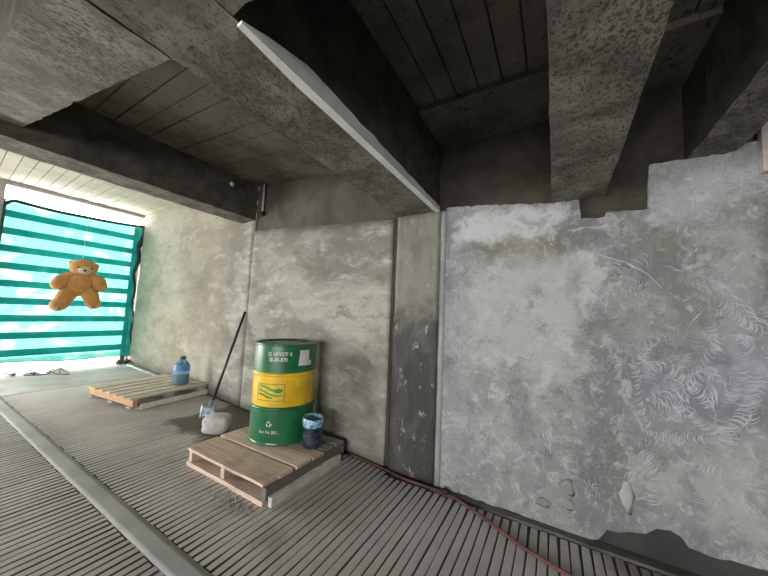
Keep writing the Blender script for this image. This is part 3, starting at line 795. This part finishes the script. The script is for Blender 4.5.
def sheet_on_drum(name, outline, mat, parent, off=.001):
    """filled outline (s,z) wrapped round the drum"""
    bm = bmesh.new(); f = bm.faces.new([bm.verts.new((s, z, 0)) for s, z in outline])
    bmesh.ops.triangulate(bm, faces=[f]); 
    for _ in range(3):
        es = [e for e in bm.edges if e.calc_length() > .03]
        if es: bmesh.ops.subdivide_edges(bm, edges=es, cuts=1); bmesh.ops.triangulate(bm, faces=bm.faces)
    for v in bm.verts: v.co = Vector(wrap(v.co.x, v.co.y, off))
    return bm_obj(name, bm, mat, parent)
def s_of(u, uc, half): return RD*math.asin(max(-.98, min(.98, (u-uc)/half)))
sl = s_of(281, 286, 32.5)
text_on_drum('25 08M57F K', sl-.01, .785, .050, M['white_print'], upb, name='stencil_lettering', sx=.82)
text_on_drum('SE-80-870', sl-.025, .735, .050, M['white_print'], upb, name='stencil_lettering', sx=.82)
a, b = s_of(298.5, 286, 32.5), s_of(311.5, 286, 32.5); m_ = a+(b-a)*.76
sheet_on_drum('paper_label', [(a, .695), (b, .69), (b, .735), (m_, .74), (m_, .835), (a+.01, .835)], M['label'], upb)
# framed emblem on the yellow band
a, b = s_of(258.5, 284, 33), s_of(285, 284, 33); zb, zt = .385, .535
fw = .005
def rect(x0, x1, y0, y1): return [(x0, y0), (x1, y0), (x1, y1), (x0, y1)]
for r_ in (rect(a, b, zt-fw, zt), rect(a, b, zb, zb+fw), rect(a, a+fw, zb, zt), rect(b-fw, b, zb, zt)): sheet_on_drum('emblem_frame', r_, M['dark_print'], mid)
def leaf(pts_top, pts_bot, mat, name='emblem_leaf'):
    P = lambda q: (a+(b-a)*q[0], zb+(zt-zb)*q[1])
    sheet_on_drum(name, [P(q) for q in pts_bot]+[P(q) for q in reversed(pts_top)], mat, mid, .0015)
leaf([(.12, .93), (.35, .88), (.55, .74), (.75, .70), (.93, .66)], [(.08, .80), (.3, .76), (.52, .60), (.72, .48), (.93, .58)], M['lime'])
leaf([(.06, .68), (.3, .60), (.5, .46), (.7, .38), (.95, .36)], [(.06, .56), (.3, .48), (.5, .33), (.7, .26), (.95, .28)], M['lime'])
leaf([(.06, .42), (.25, .40), (.42, .28), (.6, .22)], [(.06, .32), (.25, .30), (.42, .18), (.6, .14)], M['dark_print'])
leaf([(.66, .64), (.76, .76), (.88, .72), (.94, .64)], [(.66, .56), (.76, .47), (.88, .52), (.94, .60)], M['dark_print'])
# recycling mark and volume
a = s_of(267.5, 280, 33); zc = .185
for k in range(3):
    t = math.radians(90+120*k); q = []
    for da, rr in ((-48, .026), (20, .026), (20, .034), (44, .021), (20, .008), (20, .014), (-48, .014)):
        q.append((a+rr*1.05*math.cos(t+math.radians(da)), zc+rr*math.sin(t+math.radians(da))))
    sheet_on_drum('recycling_arrow', q, M['white_print'], body)
text_on_drum('Tam. Vol. 208 L', a, .105, .036, M['white_print'], body, name='volume_lettering', sx=.78)

# ------------------------------------------------------------------ dark blue bottle beside the drum
pc = onz(311.5, 450.5, ZT); dv = Vector((pc.x, pc.y, 0)).normalized(); RC = .088
cc = Vector((pc.x, pc.y, ZT+.004))+dv*RC
t = NT('cut_plastic_jug'); a_ = t.noise(t.scale(t.pos, (14, 14, 40)), 1.2, 4, .6, .8); x, y, z = t.sep(t.pos)
c_ = t.mix(t.ss(a_, .4, .62), (.012, .018, .035), (.05, .075, .11)); t.bsdf(c_, .25, t.bump(a_, .4, .01), Coat_Weight=.4); M['jug_dark'] = t.m
t = NT('blue_plastic_rim'); a_ = t.noise(t.scale(t.pos, (18, 18, 30)), 1.4, 4, .6, 1.2)
c_ = t.mix(t.ss(a_, .44, .56), (.04, .22, .55), (.50, .75, .92)); t.bsdf(c_, .2, t.bump(a_, .5, .01), Coat_Weight=.5); M['jug_blue'] = t.m
jug = empty('cut_canister', cc, 0, label='dark blue cut-open plastic canister beside the drum', category='canister')
def wob(name, prof, mat, tilt=0.0, caps=(False, False)):
    o = lathe(name, prof, mat, jug, 28, caps=caps)
    for v in o.data.vertices:
        an = math.atan2(v.co.y, v.co.x); k = 1+.03*noise.noise(Vector((math.cos(an)*2, math.sin(an)*2, v.co.z*12)))
        v.co.x *= k; v.co.y *= k
        if v.co.z > .2: v.co.z += tilt*math.cos(an-face-.9)*(v.co.z-.2)/.1
    return o
wob('body', [(RC*.9, 0), (RC, .01), (RC*.98, .06), (RC*1.02, .11), (RC*.97, .15), (RC, .18)], M['jug_dark'], .0, (True, False))
wob('cut_rim', [(RC, .178), (RC*1.05, .20), (RC*1.04, .225), (RC*1.06, .25), (RC*.98, .252), (RC*.95, .20), (RC*.9, .12)], M['jug_blue'], -.015)
wob('contents', [(RC*.93, .13), (.002, .13)], M['black'], 0, (False, True))

# ------------------------------------------------------------------ water jug on the far pallet
pj = onz(174.8, 384.8, .163); RJ = .108
t = NT('clear_blue_plastic')
g = t.n('ShaderNodeBsdfPrincipled'); g.inputs['Base Color'].default_value = (.45, .74, .92, 1); g.inputs['Roughness'].default_value = .08; g.inputs['Transmission Weight'].default_value = .75; g.inputs['IOR'].default_value = 1.2
t.l(g.outputs[0], t.out.inputs[0]); M['clear'] = t.m
M['water'] = plain('jug_label_blue', (.10, .30, .62), .4, .4, 30)
M['jug_grey'] = plain('jug_grey_label', (.16, .22, .25), .5, .4, 30)
M['cap'] = plain('dark_teal_cap', (.02, .11, .14), .4)
wj = empty('water_jug', (pj.x, pj.y+RJ*.7, .167), 0, label='clear blue plastic water jug with dark cap on the far pallet', category='water jug')
wb = lathe('body', [(RJ*.9, 0), (RJ, .012), (RJ, .06), (RJ*.96, .075), (RJ, .09), (RJ, .235), (RJ*.97, .26), (RJ*.8, .31), (RJ*.45, .352), (RJ*.32, .362), (RJ*.32, .385)], M['clear'], wj, 32)
lathe('cap', [(RJ*.37, .372), (RJ*.39, .376), (RJ*.39, .405), (RJ*.33, .41)], M['cap'], wj, 20)
lathe('label_band', [(RJ+.0015, .20), (RJ+.002, .245), (RJ*.9+.002, .285)], M['water'], wj, 32, caps=(False, False))
lathe('water_fill', [(RJ*.93, .008), (RJ*.95, .13), (.002, .13)], M['jug_grey'], wj, 32)
tube('handle', [(RJ*.45, 0, .355), (RJ*.95, -.02, .345), (RJ*1.12, -.03, .30), (RJ*.97, -.02, .25)], .012, M['clear'], wj, 8)

# ------------------------------------------------------------------ concrete lump and long-handled scraper
pst = onz(214, 436); bm = bmesh.new()
bmesh.ops.create_icosphere(bm, subdivisions=4, radius=1)
for v in bm.verts:
    q = v.co.copy(); m_ = (abs(q.x)**4+abs(q.y)**4+abs(q.z)**4)**.25; q /= m_**.75
    n_ = 1+.10*noise.noise(q*1.5)+.04*noise.noise(q*5)
    n_ += .02*noise.noise(q*14)
    v.co = Vector((q.x*.138*n_, q.y*.112*n_, max(0, .094+q.z*.102*n_)))
M['stone'] = concrete('pale_lump_concrete', (.47, .475, .475), (.68, .68, .68), 9, .76)
so = bm_obj('concrete_lump', bm, M['stone'], None, True, label='rounded pale concrete lump on the floor in front of the scraper', category='concrete lump')
so.location = (pst.x-.08, pst.y+.075, 0); so.rotation_euler = (0, 0, .72)
ht = ony(245, 312, YL(-3.8)-.03)
hb = onz(208.5, 413, .05)
M['handle'] = plain('blue_black_handle', (.02, .028, .05), .4)
M['blade'] = plain('blue_grey_metal', (.30, .36, .44), .35, .45, 22, .3)
scr = empty('floor_scraper', (hb.x, hb.y, 0), 0, label='long dark-handled floor scraper leaning against the left wall', category='scraper')
tube('handle', [(0, 0, .06), (ht.x-hb.x, ht.y-hb.y, ht.z)], .017, M['handle'], scr, 10, False)
bq = onz(208, 417)-Vector((hb.x, hb.y, 0))
d_ = Vector((math.cos(.72), math.sin(.72), 0)); n_ = Vector((-d_.y, d_.x, 0))
def blade_pt(a, b, c):
    q = Vector((0, 0, 0))+d_*(a-.5)*.165+n_*(-(1-b)*.06+.012*c)+Vector((0, 0, .004+b*.15)); return tuple(q)
V, Fc = hexa(blade_pt, (8, 4, 1), .006, 8); mesh_obj('blade', V, Fc, M['blade'], scr, True)
tube('socket', [(0, 0, .10), ((ht.x-hb.x)*.1, (ht.y-hb.y)*.1, ht.z*.1+.06)], .022, M['blade'], scr, 10, False)

# ------------------------------------------------------------------ hose, wires, small things on the floor
M['hose'] = plain('faded_red_hose', (.13, .05, .045), .7, .35)
hp = [onz(u, v, .012) for u, v in ((352, 452), (368, 460), (386, 468), (405, 474), (425, 482), (443, 490), (455, 498), (474, 511), (496, 527), (520, 545), (545, 561), (572, 577), (640, 615), (720, 690))]
for q in hp[:6]: q.y = min(q.y, (YL(q.x) if q.x < -1.26 else YW-.035)-.045)
tube('hose', hp, .0105, M['hose'], None, 8, label='thin faded red hose running along the wall foot and over the ribs', category='hose')
pk = onz(446, 492, .02); bm = bmesh.new(); bmesh.ops.create_icosphere(bm, subdivisions=2, radius=.028)
for v in bm.verts: v.co = Vector((v.co.x*1.3, v.co.y*.8, v.co.z*.8+.022))*(1+.2*noise.noise(v.co*40))
ko = bm_obj('rubber_scrap', bm, M['black'], None, True, label='small black scrap beside the red hose at the pilaster foot', category='scrap'); ko.location = (pk.x, pk.y-.01, .008)
rw = random.Random(5); wp = []
for k in range(34):
    t_ = k/33; u = 6+62*t_+rw.uniform(-9, 9); v = 372.5+rw.uniform(-3.2, 3.6)-2*t_; wp.append(onz(u, v, rw.uniform(.006, .03)))
tube('loose_wire', wp, .007, M['kerb'], None, 5, label='tangled dark wire lying on the bright floor below the tarp', category='wire')
M['lath'] = plain('white_lath_paint', (.70, .68, .68), .6)
la, lb = onz(124, 360, .012), onz(163, 376.5, .012)
lb.y = min(lb.y, YL(lb.x)-.05); la.x = max(la.x, XE+.35); la.y = YL(la.x)-.14; lb.y = YL(lb.x)-.12
tube('white_lath', [la, lb], .014, M['lath'], None, 8, False, label='thin white lath lying on the floor along the left wall foot', category='lath')
for k, (u, v, lab) in enumerate(((120, 357, 'small grey stone under the tarp corner, the one further from the wall'), (127, 357, 'small grey stone under the tarp corner, the one nearer the wall'))):
    q = onx(u, v-1, XE+.10); bm = bmesh.new(); bmesh.ops.create_icosphere(bm, subdivisions=2, radius=.065)
    for vv in bm.verts: vv.co *= 1+.3*noise.noise(vv.co*14+Vector((k, 0, 0)))
    for vv in bm.verts: vv.co.z = max(-.045, vv.co.z)
    so = bm_obj('stone', bm, M['kerb'], None, True, label=lab, category='stone', group='stones under the tarp'); so.location = (q.x, q.y, .043)
